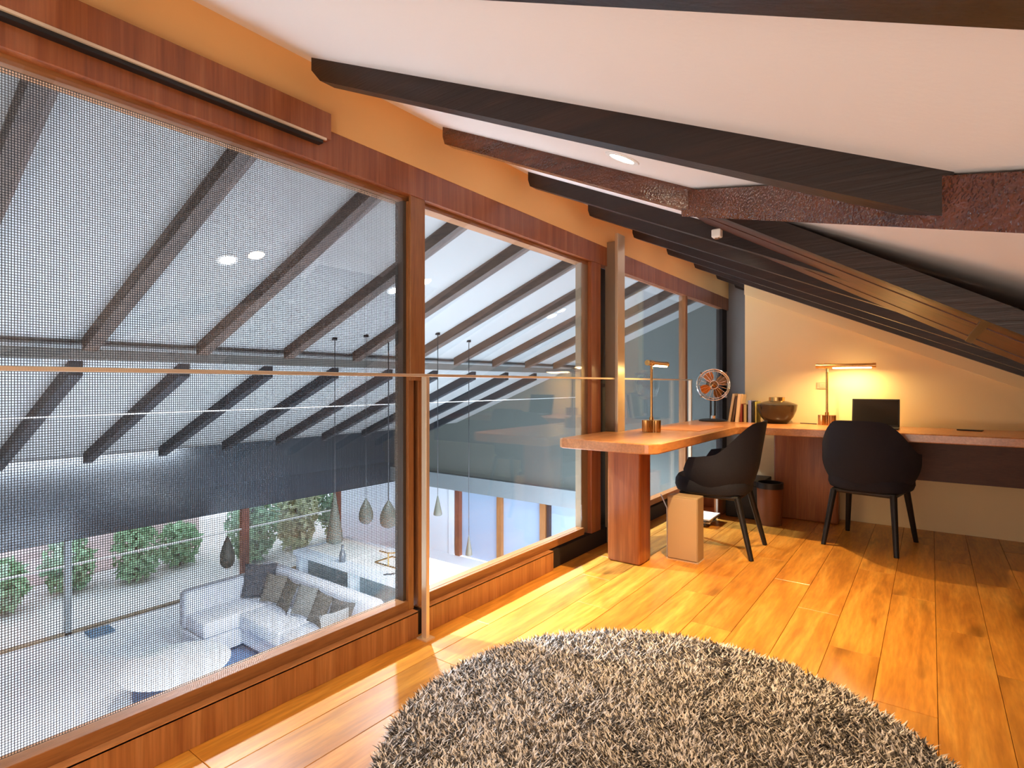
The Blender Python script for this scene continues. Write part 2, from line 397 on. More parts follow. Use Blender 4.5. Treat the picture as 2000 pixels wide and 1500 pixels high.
# downlights
def downlight(x, y, zt, sl, mat, label, group=None):
    t = thing('downlight', label, 'downlight', (x, y, zt), 0, group)
    t.rotation_euler = (0, math.atan(sl), 0)
    MB().lathe([(.039, -.004), (.054, -.004), (.056, -.001), (.039, -.001)], closed=True).build('trim_ring', TRIM, t, smooth=True, local=True)
    MB().lathe([(.0, -.003), (.040, -.003), (.040, -.001), (.0, -.001)]).build('lens', mat, t, local=True)
    return t
for (x, y), lb in zip(DL, ['round recessed downlight in the loft ceiling above the photographer', 'glowing round downlight between the first two long dark rafters', 'round recessed downlight hidden behind the third rafter', 'round recessed downlight near the back wall above the desk']):
    downlight(x, y, cz(x), .455, DISC, lb)
for (x, y), lb in zip(FDL, ['large glowing downlight in the far ceiling seen through the mesh', 'glowing downlight in the far ceiling seen beside the wooden mullion', 'small glowing downlight in the far ceiling seen through the clear pane']):
    downlight(x, y, fz_(x), -.392, DISCC, lb)

# small white sensor below the hip beam
t = thing('ceiling_sensor', 'tiny white box sensor under the dark diagonal ceiling beam', 'sensor', (-.565, 1.90, 1.60))
MB().box(-.585, -.555, 1.885, 1.915, 1.588, 1.615, bev=.004).build('housing', TRIM, t); MB().cyl((-.57, 1.90, 1.584), (-.57, 1.90, 1.589), .008).build('lens', CHROME, t)
bpy.context.view_layer.update()

# ------------------------------------------------------------------ great room beyond the glass
ZF, XG, YG = -1.82, -8.05, 7.05
struct(MB().box(XG, 2.5, -2.5, YG, ZF - .1, ZF).build('floor', LOWFLOOR))
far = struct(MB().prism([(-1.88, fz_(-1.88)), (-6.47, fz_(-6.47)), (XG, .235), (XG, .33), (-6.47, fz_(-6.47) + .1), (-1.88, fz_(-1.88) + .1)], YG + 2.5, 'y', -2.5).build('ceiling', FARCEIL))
FY = [1.132 + .652 * k for k in range(-5, 9)]
for y in FY:
    if y > YG - .2: continue
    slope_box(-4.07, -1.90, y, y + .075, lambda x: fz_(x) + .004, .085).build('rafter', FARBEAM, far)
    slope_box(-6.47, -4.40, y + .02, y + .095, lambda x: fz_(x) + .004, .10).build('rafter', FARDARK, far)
MB().box(-4.16, -4.07, -2.5, YG, fz_(-4.1) - .12, fz_(-4.1) - .055).build('purlin', plain('grey_purlin', (.16, .15, .13), .6), far)
# slab edge below the partition, under-side walls
struct(MB().box(XP - .085, 2.5, -2.5, YE + .1, -.30, -.21).build('ceiling', WHITEW))
struct(MB().box(2.5, 2.6, -2.5, YG, ZF, -.3).build('wall_right', WHITEW))
struct(MB().box(XG, 2.5, -2.6, -2.5, ZF, 2.3).build('wall_front', FARCEIL))
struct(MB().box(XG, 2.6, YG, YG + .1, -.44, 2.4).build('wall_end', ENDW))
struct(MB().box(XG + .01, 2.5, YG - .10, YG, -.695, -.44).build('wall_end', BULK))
struct(MB().box(XG, XG + .01 + 1.42, YG, YG + .1, ZF, -.44).build('wall_end', WHITEW))
struct(MB().box(XG - .1, XG, 5.84, YG + .1, ZF, -.726).build('wall_left', WHITEW))
clerestory = struct(MB().box(XG - .08, XG, -2.5, YG + .1, -.726, .30).build('window_4', DARKG))
# garden glazing (window_5): posts, head rail, transom, panes
SHEER, nt, out = nodes('sheer_curtain')
g1 = N(nt, 'BsdfTranslucent'); g1.inputs[0].default_value = (.42, .50, .60, 1); g2 = N(nt, 'BsdfDiffuse'); g2.inputs[0].default_value = (.45, .52, .60, 1)
mx = N(nt, 'MixShader'); mx.inputs[0].default_value = .5; nt.links.new(g1.outputs[0], mx.inputs[1]); nt.links.new(g2.outputs[0], mx.inputs[2]); nt.links.new(mx.outputs[0], out.inputs[0])
REDW = wood('red_brown_post', [(.3, (.16, .04, .02)), (.7, (.26, .08, .04))], (6, 6, .5), 3, rough=.5)
w5 = sempty('window_5', (XG, 2, ZF))
for y in (-2.4, -.3, 2.10, 4.20, 5.80):
    big = y in (4.20, 5.80)
    MB().box(XG - .05, XG + .03, y - (.055 if big else .03), y + (.055 if big else .03), ZF, -.726).build('post', REDW if big else plain('grey_post', (.3, .33, .33), .5), w5)
MB().box(XG - .01, XG + .01, -2.4, 5.80, -1.028, -1.008).build('transom', TRIM, w5)
MB().box(XG - .03, XG + .03, -2.5, 5.80, ZF, ZF + .03).build('sill', METAL, w5)
for a, b in ((-2.4, -.33), (-.27, 2.07), (2.13, 4.145), (4.255, 5.745)):
    MB().box(XG - .026, XG - .02, a, b, ZF + .03, -.726).build('pane', CLEAR, w5)
# glazed doors in the end wall (window_6)
w6 = sempty('window_6', (-4.6, YG, ZF))
for x, hw, m in ((-6.58, .06, WHITEW), (-6.44, .05, REDW), (-5.54, .045, FRAMEW), (-4.70, .05, FRAMEW), (-4.60, .02, BLACK), (-3.6, .05, FRAMEW), (-2.6, .05, FRAMEW)):
    MB().box(x - hw, x + hw, YG - .02, YG + .07, ZF, -.695).build('post', m, w6)
MB().box(-6.6, 2.5, YG + .05, YG + .06, ZF, -.44).build('sheer_panel', SHEER, w6)

# garden
GRASS = plain('pale_paving', (.62, .62, .60), .9, vary=.1)
LEAF = plain('leaf_green', (.30, .48, .28), .7, vary=.5)
LEAFY = plain('leaf_yellow_green', (.55, .58, .34), .7, vary=.5)
PINKW = plain('pink_brick_wall', (.80, .62, .60), .8, vary=.12)
gw = MB().box(-12.6, XG - .1, -14, 16, ZF - .12, ZF - .02).build('ground', GRASS); struct(gw)
tag(MB().box(-10.5, -10.4, -8, 4.6, ZF, .2).build('garden_wall', PINKW), 'pale pinkish garden wall outside the left glazing', 'wall')
def shrub(name, label, x, y, r, h, mat, n, group):
    t = thing(name, label, 'shrub', (x, y, ZF - .02), 0, group)
    V = []; Fc = []
    for _ in range(n):
        a = RS.rand() * 6.283; q = RS.rand() ** .5 * r; zz = RS.rand() * h
        q *= math.sin(math.pi * (.12 + .8 * zz / h)) ** .6
        c = Vector((q * math.cos(a), q * math.sin(a), zz + .05)); u = Vector(RS.randn(3)).normalized(); v = u.cross(Vector(RS.randn(3))).normalized()
        s_ = .05 + .05 * RS.rand(); i = len(V)
        V += [c + u * s_, c + v * s_ * .45, c - u * s_, c - v * s_ * .45]; Fc.append((i, i + 1, i + 2, i + 3))
    me = bpy.data.meshes.new('foliage'); me.from_pydata([tuple(v) for v in V], [], Fc); me.materials.append(mat)
    o = bpy.data.objects.new('foliage', me); col.objects.link(o); o.parent = t; o['kind'] = 'stuff'
    MB().cyl((0, 0, 0), (0, 0, h * .8), .03, .012, 8).build('stem', BEAMR, t, local=True)
for k, (y, lb) in enumerate(((1.75, 'leftmost low green shrub outside the glazing, at the photo edge'), (2.55, 'second low green shrub from the left outside the glazing'), (3.3, 'third low green shrub from the left outside the glazing'), (4.0, 'low green shrub outside the glazing just left of the red-brown post'))):
    shrub('low_shrub', lb, -9.5 - .25 * (k % 2), y, .31, .62 + .1 * (k % 3), LEAF, 450, 'low shrubs outside the left glazing')
for k, (y, lb) in enumerate(((4.85, 'tall green shrub outside, just right of the red-brown post'), (5.7, 'tall yellow-green shrub outside in the middle between the two posts'), (6.55, 'tall green shrub outside behind the conical pendant lamp'))):
    shrub('tall_shrub', lb, -9.05 - .1 * (k % 2), y, .40, 1.4, LEAFY if k % 2 else LEAF, 1600, 'tall shrubs outside the right part of the glazing')

# thin cable across the great room
tag(MB().cyl((-4.0, -2.45, .913), (-4.0, 6.94, .913), .0035, n=8).build('cable', TRIM), 'thin pale cable stretched across the great room below the handrail line', 'cable')

# pendants
PEND = plain('olive_ceramic_shade', (.028, .030, .019), .6, bump=.2)
def pendant(px, x, y, ztop, zb, r, h, shape, label):
    t = thing('pendant_lamp', label, 'lamp', (x, y, zb), 0, 'ceramic pendants hanging in the great room')
    if shape == 'drop': prof = [(r * q, h * z) for q, z in ((.0, .0), (.45, .015), (.8, .09), (.97, .2), (1, .32), (.9, .5), (.68, .68), (.4, .84), (.16, .95), (.08, 1.0))]
    else: prof = [(r * q, h * z) for q, z in ((.0, .02), (.7, .0), (.95, .03), (1, .07), (.85, .25), (.6, .5), (.36, .75), (.18, .95), (.1, 1))]
    MB().lathe(prof, n=24).build('shade', PEND, t, smooth=True, local=True)
    MB().cyl((0, 0, h - .005), (0, 0, ztop - zb), .0035, n=6).build('cord', BLACK, t, local=True)
    MB().cyl((0, 0, ztop - zb - .02), (0, 0, ztop - zb), .022, n=16).build('ceiling_rose', BLACK, t, local=True)
def pz(x): return fz_(x) + .003
pendant(655, -3.84, 2.74, pz(-3.84), -.18, .066, .40, 'cone', 'tall conical olive pendant lamp in front of the red-brown post')
pendant(724, -3.75, 2.98, pz(-3.75), -.06, .060, .21, 'drop', 'teardrop olive pendant lamp, left one of the close pair')
pendant(754, -3.68, 3.16, pz(-3.68), -.12, .074, .235, 'drop', 'teardrop olive pendant lamp beside the wooden mullion, right one of the close pair')
pendant(855, -3.60, 3.67, pz(-3.60), -.10, .040, .18, 'cone', 'small conical pendant lamp seen just right of the handrail post')
pendant(916, -3.68, 4.19, pz(-3.68), -.61, .035, .20, 'cone', 'small pale conical pendant lamp hanging lowest in front of the pale doors')
pendant(443, -7.0, 3.43, .385, -1.19, .085, .40, 'drop', 'grey-blue teardrop pendant lamp behind the mesh, leftmost of the pendants')

# coffee table, rug, sofa, island
t = thing('coffee_table', 'round white coffee table on a flared pedestal seen through the mesh', 'table', (-5.40, 2.19, ZF + .012))
MB().lathe([(0, .385), (.42, .385), (.44, .395), (.44, .41), (.42, .42), (0, .42)], n=48).build('tabletop', plain('glossy_white', (.86, .88, .9), .12), t, smooth=True, local=True)
MB().lathe([(0, 0), (.20, 0), (.19, .02), (.10, .12), (.06, .28), (.12, .385), (0, .385)]).build('pedestal', plain('dark_pedestal', (.09, .11, .14), .4), t, smooth=True, local=True)
LRUG = plain('blue_grey_rug', (.10, .19, .32), .95, bump=.6, bscale=80, vary=.3)
tag(MB().lathe([(0, 0), (.80, 0), (.80, .012), (0, .012)], c=(-5.72, 2.80, ZF), n=64).build('round_rug', LRUG), 'round blue-grey rug on the pale floor under sofa and coffee table', 'rug')
tag(MB().box(-7.92, -7.70, 2.22, 2.46, ZF, ZF + .03, bev=.008).build('floor_cushion', plain('slate_blue', (.12, .22, .32), .9)), 'small slate-blue mat on the floor beside the far glazing', 'mat')
SOFA = plain('pale_grey_sofa_fabric', (.62, .62, .66), .9, bump=.3, bscale=140)
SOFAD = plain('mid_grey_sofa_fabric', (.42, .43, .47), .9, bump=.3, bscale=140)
t = thing('corner_sofa', 'pale grey L-shaped corner sofa facing the round white coffee table', 'sofa', (-5.5, 3.4, ZF + .012))
MB().box(-6.55, -4.42, 3.13, 3.74, ZF + .06, ZF + .25, bev=.02).build('base', SOFA, t)
MB().box(-6.55, -6.05, 2.70, 3.13, ZF + .06, ZF + .25, bev=.02).build('base', SOFA, t)
MB().box(-6.03, -5.24, 3.08, 3.60, ZF + .25, ZF + .42, bev=.03, seg=3).build('seat_cushion', SOFA, t, smooth=True)
MB().box(-5.23, -4.46, 3.08, 3.60, ZF + .25, ZF + .42, bev=.03, seg=3).build('seat_cushion', SOFA, t, smooth=True)
MB().box(-6.46, -6.04, 2.72, 3.60, ZF + .25, ZF + .42, bev=.03, seg=3).build('seat_cushion', SOFA, t, smooth=True)
MB().box(-6.56, -4.42, 3.60, 3.76, ZF + .25, ZF + .74, bev=.05, seg=3).build('backrest', SOFA, t, smooth=True)
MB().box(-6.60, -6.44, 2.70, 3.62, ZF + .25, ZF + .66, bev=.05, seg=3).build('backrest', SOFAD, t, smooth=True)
MB().box(-4.46, -4.34, 3.12, 3.76, ZF + .06, ZF + .64, bev=.04, seg=3).build('armrest', plain('olive_fabric', (.34, .33, .25), .9), t, smooth=True)
for x, y in ((-6.5, 2.75), (-4.5, 3.18), (-6.5, 3.68), (-4.5, 3.68)): MB().cyl((x, y, ZF + .012), (x, y, ZF + .07), .02).build('leg', BLACK, t)
def cushion(x, y, z, s, rx, rz, colr, label):
    bm_ = bmesh.new(); n = 8
    def P(u, v, sg):
        th = .30 * (1 - abs(u) ** 2.5) ** .5 * (1 - abs(v) ** 2.5) ** .5 if abs(u) < 1 and abs(v) < 1 else 0
        k_ = 1 - .08 * (1 - u * u) * abs(v) - .08 * (1 - v * v) * abs(u)
        return Vector((u * s * k_, sg * th * s * .55, v * s * k_))
    for sg in (1, -1):
        g = [[bm_.verts.new(P(-1 + 2 * i / n, -1 + 2 * j / n, sg)) for j in range(n + 1)] for i in range(n + 1)]
        for i in range(n):
            for j in range(n): bm_.faces.new((g[i][j], g[i + 1][j], g[i + 1][j + 1], g[i][j + 1]))
    bmesh.ops.remove_doubles(bm_, verts=bm_.verts, dist=1e-5)
    m = MB(); m.bm.free(); m.bm = bm_
    o = m.build('cushion', plain('cushion_fabric', [c * .42 for c in colr], .9, bump=.3, bscale=120, vary=.15), smooth=True, local=True)
    o.location = (x, y, z); o.rotation_euler = (rx, 0, rz); tag(o, label, 'cushion', 'scatter cushions on the corner sofa')
cz0 = ZF + .42
for a in [(-6.30, 3.46, cz0 + .20, .19, R(-18), R(40), (.10, .11, .13), 'dark grey pointed cushion standing in the corner of the pale sofa'),
          (-5.99, 3.46, cz0 + .17, .155, R(-22), R(15), (.34, .30, .24), 'taupe cushion next to the dark corner cushion'),
          (-5.68, 3.44, cz0 + .17, .155, R(-25), R(-10), (.20, .17, .12), 'brown cushion in the middle of the sofa row'),
          (-5.38, 3.46, cz0 + .17, .155, R(-22), R(8), (.45, .42, .36), 'pale beige cushion right of the brown one'),
          (-5.06, 3.43, cz0 + .17, .16, R(-25), R(-6), (.28, .23, .17), 'large brown-taupe cushion right of centre on the sofa'),
          (-4.74, 3.44, cz0 + .17, .155, R(-24), R(10), (.24, .20, .16), 'dark taupe cushion second from the olive armrest'),
          (-4.56, 3.26, cz0 + .17, .15, R(-10), R(80), (.44, .40, .36), 'beige cushion against the olive armrest')]: cushion(*a)
ISL = plain('pale_blue_white_laminate', (.70, .77, .84), .4)
ISLD = plain('grey_green_niche', (.20, .27, .28), .6)
t = thing('kitchen_island', 'long pale blue-white kitchen island with open niches behind the sofa', 'kitchen island', (-4.7, 4.2, ZF))
MB().box(-6.20, -3.2, 3.83, 4.62, ZF + .84, ZF + .90, bev=.004).build('worktop', ISL, t)
MB().box(-6.15, -3.25, 3.98, 4.58, ZF, ZF + .84).build('body', ISLD, t)
for x in (-6.15, -5.15, -4.15, -3.25): MB().box(x - .03, x + .03, 3.86, 3.98, ZF, ZF + .84).build('divider', ISL, t)
MB().box(-6.15, -3.25, 3.86, 3.98, ZF, ZF + .5).build('panel', ISL, t)
for x0, x1 in ((-6.1, -5.30), (-5.28, -4.45), (-4.43, -3.4)): MB().box(x0, x1, 3.98, 4.52, ZF + .90, ZF + .908).build('inlay', plain('cream_inlay', (.85, .84, .78), .4), t)
t = thing('folding_tray', 'copper-coloured wire tray stand on the island worktop', 'tray', (-4.75, 4.2, ZF + .908))
for a, b in (((-5.0, 4.1, 0), (-4.55, 4.1, 0)), ((-4.55, 4.1, 0), (-4.55, 4.35, 0)), ((-4.55, 4.35, 0), (-5.0, 4.35, 0)), ((-5.0, 4.35, 0), (-5.0, 4.1, 0)), ((-4.78, 4.1, 0), (-4.78, 4.1, .14)), ((-4.78, 4.1, .14), (-4.55, 4.35, .14)), ((-4.78, 4.1, .14), (-4.92, 4.1, .14))):
    MB().cyl((a[0], a[1], a[2] + ZF + .916), (b[0], b[1], b[2] + ZF + .916), .008, n=8).build('bar', BRASS, t)
tag(MB().cyl((-4.62, 3.90, ZF + .908), (-4.40, 4.16, ZF + .908), .008, n=8).build('stylus', BLACK), 'thin black rod lying on the island worktop edge', 'rod')
t = thing('bottle', 'slim grey bottle standing on the island worktop behind the sofa', 'bottle', (-5.35, 3.92, ZF + .90))
MB().lathe([(0, 0), (.035, 0), (.037, .08), (.02, .13), (.012, .16), (.012, .19), (0, .19)], n=20).build('body', plain('grey_glass', (.10, .11, .12), .2), t, smooth=True, local=True)

# ------------------------------------------------------------------ desk
DZ, DT = .775, .058
t = thing('desk', 'L-shaped reddish wood desk along the glazing and the back wall', 'desk', (-1.2, 4.2, 0))
def rcorner(cx, cy, r, a0, a1, n=6): return [(cx + r * math.cos(R(a0 + (a1 - a0) * i / n)), cy + r * math.sin(R(a0 + (a1 - a0) * i / n))) for i in range(n + 1)]
out2 = [(-1.79, 3.46), (-1.79, 2.87), (-1.76, 2.845)] + rcorner(-1.26, 2.925, .08, -90, 0) + rcorner(-1.08, 4.40, .10, 180, 90)[0:] + [(1.40, 4.50), (1.40, 5.19), (-1.30, 5.19), (-1.702, 5.19), (-1.702, 3.46)]
top = MB().prism(out2, DT, 'z', DZ - DT).build('desktop', DESKW, t)
bv = top.modifiers.new('bevel', 'BEVEL'); bv.width = .006; bv.segments = 2; bv.limit_method = 'ANGLE'; bv.angle_limit = R(60)
for nm, (x0, x1, y0, y1) in dict(a=(-1.62, -1.40, 3.15, 3.32), b=(-1.04, -.575, 5.00, 5.10)).items():
    MB().box(x0, x1, y0, y1, 0, DZ - DT, bev=.018, seg=3).build('leg_panel', LEGW, t, smooth=True)
MB().box(-1.04, 1.40, 5.10, 5.16, .39, DZ - DT).build('modesty_panel', wood('dark_walnut', [(.3, (.09, .03, .012)), (.7, (.14, .05, .02))], (1, 4, 4), 4, rough=.5), t)
MB().box(-1.60, -1.26, 3.82, 4.36, DZ, DZ + .004, bev=.0015).build('desk_pad', plain('tan_leather', (.50, .19, .055), .45), t)

# desk lamps: fluted brass base, pole, tubular head with a glowing tube
def desk_lamp(loc, rz, label, hd=.40):
    t = thing('desk_lamp', label, 'lamp', loc, rz, 'brass bar desk lamps')
    m = MB(); n = 48
    prof = []
    for zz in (0, .078):
        prof.append([m.bm.verts.new(((.060 + .003 * (1 if i % 2 else -1)) * math.cos(2 * math.pi * i / n), (.060 + .003 * (1 if i % 2 else -1)) * math.sin(2 * math.pi * i / n), zz)) for i in range(n)])
    m.bm.faces.new(prof[0][::-1]); m.bm.faces.new(prof[1])
    for i in range(n): m.bm.faces.new((prof[0][i], prof[0][(i + 1) % n], prof[1][(i + 1) % n], prof[1][i]))
    m.build('base', BRASS, t, local=True)
    MB().cyl((0, 0, .078), (0, 0, .455), .0085, n=16).cyl((0, 0, .078), (0, 0, .10), .014, n=16).build('pole', BRASS, t, smooth=True, local=True)
    MB().cyl((-.075, 0, .468), (hd - .075, 0, .468), .0165, n=20).cyl((-.078, 0, .468), (-.06, 0, .468), .019, n=20).cyl((hd - .095, 0, .468), (hd - .072, 0, .468), .019, n=20).build('head', BRASS, t, smooth=True, local=True)
    MB().cyl((-.02, 0, .468), (.025, 0, .468), .020, n=20).build('joint', BRASS, t, smooth=True, local=True)
    MB().box(.04, hd - .10, -.012, .012, .446, .458, bev=.004).build('light_tube', TUBE, t, local=True)
    lt = lamp('AREA', 'lamp_glow', (hd / 2 - .03, 0, .442), 2.4, (1, .72, .30), shape='RECTANGLE', size=hd - .16, size_y=.02)
    lt.parent = t
    return t
desk_lamp((-1.525, 3.62, DZ), R(93), 'brass bar desk lamp on the near arm of the desk, beside the steel column')
desk_lamp((-.66, 5.06, DZ), R(0), 'brass bar desk lamp at the back wall, behind the armchair')

# fan
t = thing('desk_fan', 'retro chrome and copper table fan on a black base in the desk corner', 'fan', (-1.53, 4.98, DZ), R(25))
MB().lathe([(0, 0), (.115, 0), (.118, .008), (.10, .016), (.03, .024), (0, .024)], n=40).build('base', BLACK, t, smooth=True, local=True)
MB().cyl((-.018, 0, .02), (-.018, 0, .20), .008).cyl((.018, 0, .02), (.018, 0, .20), .008).build('stand', BLACK, t, smooth=True, local=True)
MB().cyl((0, -.03, .025), (0, -.03, .05), .022).build('knob', CHROME, t, smooth=True, local=True)
FM = Matrix.Translation((0, 0, .318)) @ Matrix.Rotation(R(90), 4, 'X')
MB().cyl((0, .10, .318), (0, .0, .318), .045, .035, 20).build('motor', BLACK, t, smooth=True, local=True)
cg = MB().torus(.135, .005, FM @ Matrix.Translation((0, 0, .045)), n=48).torus(.135, .005, FM @ Matrix.Translation((0, 0, -.01)), n=48).torus(.118, .003, FM @ Matrix.Translation((0, 0, .055)), n=48).torus(.035, .003, FM @ Matrix.Translation((0, 0, .062)), n=24).build('cage', CHROME, t, smooth=True, local=True)
m = MB()
for k in range(20):
    a = 2 * math.pi * k / 20
    m.cyl((.035 * math.cos(a), -.062, .318 + .035 * math.sin(a)), (.135 * math.cos(a), -.045, .318 + .135 * math.sin(a)), .0014, n=5)
m.build('cage_wires', CHROME, cg, local=True, kind='stuff')
for k in range(4):
    a = 2 * math.pi * k / 4 + .6; m = MB(); ca, sa = math.cos(a), math.sin(a)
    pts = [(.03, -.012), (.06, -.045), (.10, -.05), (.118, -.01), (.10, .03), (.06, .03), (.03, .012)]
    vs = [m.bm.verts.new((u * ca - v * sa, -.028 + v * .35, .318 + u * sa + v * ca)) for u, v in pts]
    vb = [m.bm.verts.new((u * ca - v * sa, -.0265 + v * .35, .318 + u * sa + v * ca)) for u, v in pts]
    m.bm.faces.new(vs); m.bm.faces.new(vb[::-1])
    for i in range(7): m.bm.faces.new((vs[i], vs[(i + 1) % 7], vb[(i + 1) % 7], vb[i]))
    m.build('blade', COPPER, t, local=True)
MB().lathe([(0, -.0), (.03, 0), (.028, .02), (.015, .032), (0, .034)], M=FM @ Matrix.Translation((0, 0, .025)), n=24).build('hub', COPPER, t, smooth=True, local=True)
for k in range(4):
    a = math.pi / 4 + k * math.pi / 2
    MB().cyl((.146 * math.cos(a), .012, .318 + .146 * math.sin(a)), (.146 * math.cos(a), -.055, .318 + .146 * math.sin(a)), .009).build('clamp_knob', CHROME, t, smooth=True, local=True)

# books
def book(x, y, th, h, d, tilt, c, label):
    t = thing('book', label, 'book', (x, y, DZ), 0, 'books standing on the desk by the fan')
    Mx = Matrix.Rotation(tilt, 4, 'Y')
    cm = plain('book_cover', c, .5)
    MB().box(0, th, -d, -d + .002, 0, h, M=Mx).box(0, .0018, -d, 0, 0, h, M=Mx).box(th - .0018, th, -d, 0, 0, h, M=Mx).build('cover', cm, t, local=True)
    MB().box(.0018, th - .0018, -d + .002, -.004, .003, h - .003, M=Mx).build('pages', TRIM, t, local=True)
book(-1.400, 5.13, .022, .245, .16, R(9), (.55, .40, .24), 'tall tan book leaning at the left end of the row')
book(-1.3715, 5.13, .020, .225, .155, R(9), (.10, .045, .02), 'dark brown book leaning second in the row')
book(-1.342, 5.13, .030, .240, .16, R(6), (.80, .58, .33), 'tall cream book leaning in the row')
book(-1.308, 5.11, .022, .155, .12, 0, (.22, .03, .02), 'short dark red book in front of the cream one')
book(-1.278, 5.12, .026, .150, .12, 0, (.42, .32, .14), 'short ochre book between the red and the blue one')
book(-1.240, 5.12, .028, .185, .13, 0, (.25, .30, .55), 'pale blue book in the row')
book(-1.206, 5.12, .016, .180, .13, 0, (.02, .02, .02), 'thin black book right of the blue one')
book(-1.186, 5.12, .018, .175, .13, 0, (.55, .48, .10), 'thin yellow-topped book at the right end of the row')

# smoked glass bowl with a brass collar
SMOKE, nt, out = nodes('smoked_glass')
b = N(nt, 'BsdfPrincipled'); b.inputs['Base Color'].default_value = (.10, .075, .045, 1); b.inputs['Roughness'].default_value = .03; b.inputs['Transmission Weight'].default_value = .55; b.inputs['IOR'].default_value = 1.5
nt.links.new(b.outputs[0], out.inputs[0])
t = thing('glass_bowl', 'smoked brown glass bowl with a knurled brass collar between books and lamp', 'bowl', (-1.02, 5.02, DZ))
MB().lathe([(0, 0), (.075, 0), (.085, .005), (.125, .055), (.148, .11), (.155, .155), (.150, .16), (.10, .178), (.055, .188), (.05, .185), (.10, .17), (.143, .150), (.138, .11), (.115, .06), (.075, .014), (0, .012)], n=48).build('bowl', SMOKE, t, smooth=True, local=True)
MB().lathe([(.048, .182), (.06, .182), (.06, .215), (.048, .215)], n=32, closed=True).build('collar', BRASS, t, local=True)

# laptop
t = thing('laptop', 'open dark laptop on the desk behind the armchair', 'laptop', (-.33, 4.95, DZ))
MB().box(-.150, .150, -.20, 0, 0, .012, bev=.003).build('keyboard_base', BLACK, t, local=True)
Ms = Matrix.Translation((0, 0, .012)) @ Matrix.Rotation(R(-12), 4, 'X')
sn = MB().box(-.150, .150, 0, .006, 0, .205, bev=.002, M=Ms).build('lid', BLACK, t, local=True)
MB().box(-.140, .140, -.001, 0, .012, .195, M=Ms).build('screen', plain('dark_screen', (.02, .018, .015), .12), sn, local=True)
t = thing('phone', 'black phone lying near the right end of the desk', 'phone', (.22, 5.02, DZ), R(80))
MB().box(-.035, .035, -.07, .07, 0, .008, bev=.003).build('body', BLACK, t, local=True)
MB().box(-.031, .031, -.064, .064, .008, .0085).build('screen', plain('phone_screen', (.01, .01, .01), .08), t, local=True)
t = thing('wall_switch', 'small square beige wall switch behind the back desk lamp', 'switch', (-.715, YB, 1.085))
MB().box(-.755, -.675, YB - .008, YB, 1.06, 1.115, bev=.003).build('plate', plain('beige_plastic', (.62, .46, .26), .4), t)
MB().box(-.735, -.695, YB - .011, YB - .008, 1.072, 1.103, bev=.001).build('rocker', plain('beige_rocker', (.66, .5, .3), .35), t)
tag(MB().cyl((-.86, 5.10, DZ + .003), (-.735, 5.08, DZ + .003), .003, n=8).build('cable', BLACK), 'short black cable lying on the desk left of the back lamp base', 'cable')

# beige tower, storage box, bin, magazines, open crate under the desk
t = thing('air_purifier', 'slim beige metal tower standing on the floor beside the desk leg', 'appliance', (-1.235, 3.46, 0))
BEI = plain('beige_metal', (.42, .31, .18), .42, metal=.2)
MB().box(-1.33, -1.137, 3.405, 3.52, .004, .40, bev=.006).build('body', BEI, t)
MB().box(-1.325, -1.142, 3.400, 3.405, .012, .39, bev=.002).build('front_panel', plain('beige_panel', (.50, .37, .22), .38, metal=.2), t)
MB().box(-1.335, -1.132, 3.40, 3.525, 0, .006).build('foot', RAILM, t)
tag(MB().cyl((-1.35, 3.46, .0), (-1.36, 3.48, .30), .004, n=8).cyl((-1.36, 3.48, .30), (-1.45, 3.60, .36), .004, n=8).build('cable', TRIM), 'thin white cable rising beside the beige tower', 'cable')
t = thing('storage_crate', 'open reddish wooden crate with a pale front edge under the desk', 'crate', (-1.50, 4.68, 0))
MB().box(-1.66, -1.40, 4.66, 4.98, 0, .02).box(-1.66, -1.64, 4.66, 4.98, .02, .30).box(-1.66, -1.40, 4.96, 4.98, .02, .30).box(-1.42, -1.40, 4.66, 4.96, .02, .30).build('body', LEGW, t)
MB().box(-1.402, -1.388, 4.645, 4.66, 0, .30).build('edge', TRIM, t)
for k in range(5):
    o = MB().box(-.11, .11, -.14, .14, 0, .012, bev=.002).build('magazine', plain('magazine_paper', (.75, .68, .55) if k % 2 == 0 else (.06, .05, .04), .5), local=True)
    o.location = (-1.50 + .01 * k, 4.45, .001 + .0125 * k); o.rotation_euler = (0, 0, R(-6 + 7 * (k % 3)))
    tag(o, ['bottom magazine with a pale cover in the pile behind the beige tower', 'dark magazine second from the bottom of the floor pile', 'pale magazine in the middle of the floor pile', 'dark magazine just below the top of the floor pile', 'top magazine with a pale cover in the floor pile'][k], 'magazine', 'magazines piled on the floor under the desk')
t = thing('storage_box', 'low black storage box under the desk behind the side-on armchair', 'box', (-1.20, 4.95, 0))
MB().box(-1.37, -1.10, 4.80, 5.15, 0, .27, bev=.006).build('body', BLACK, t); MB().box(-1.38, -1.09, 4.79, 5.16, .27, .31, bev=.006).build('lid', BLACK, t)
t = thing('waste_bin', 'round brown leather bin with a dark rim under the desk', 'bin', (-1.01, 4.72, 0))
MB().lathe([(0, 0), (.085, 0), (.095, .30), (.088, .30), (.08, .01), (0, .01)], n=32).build('body', plain('brown_leather', (.20, .065, .022), .4), t, smooth=True, local=True)
MB().lathe([(.086, .285), (.098, .285), (.098, .33), (.086, .33)], n=32, closed=True).build('rim', BLACK, t, smooth=True, local=True)

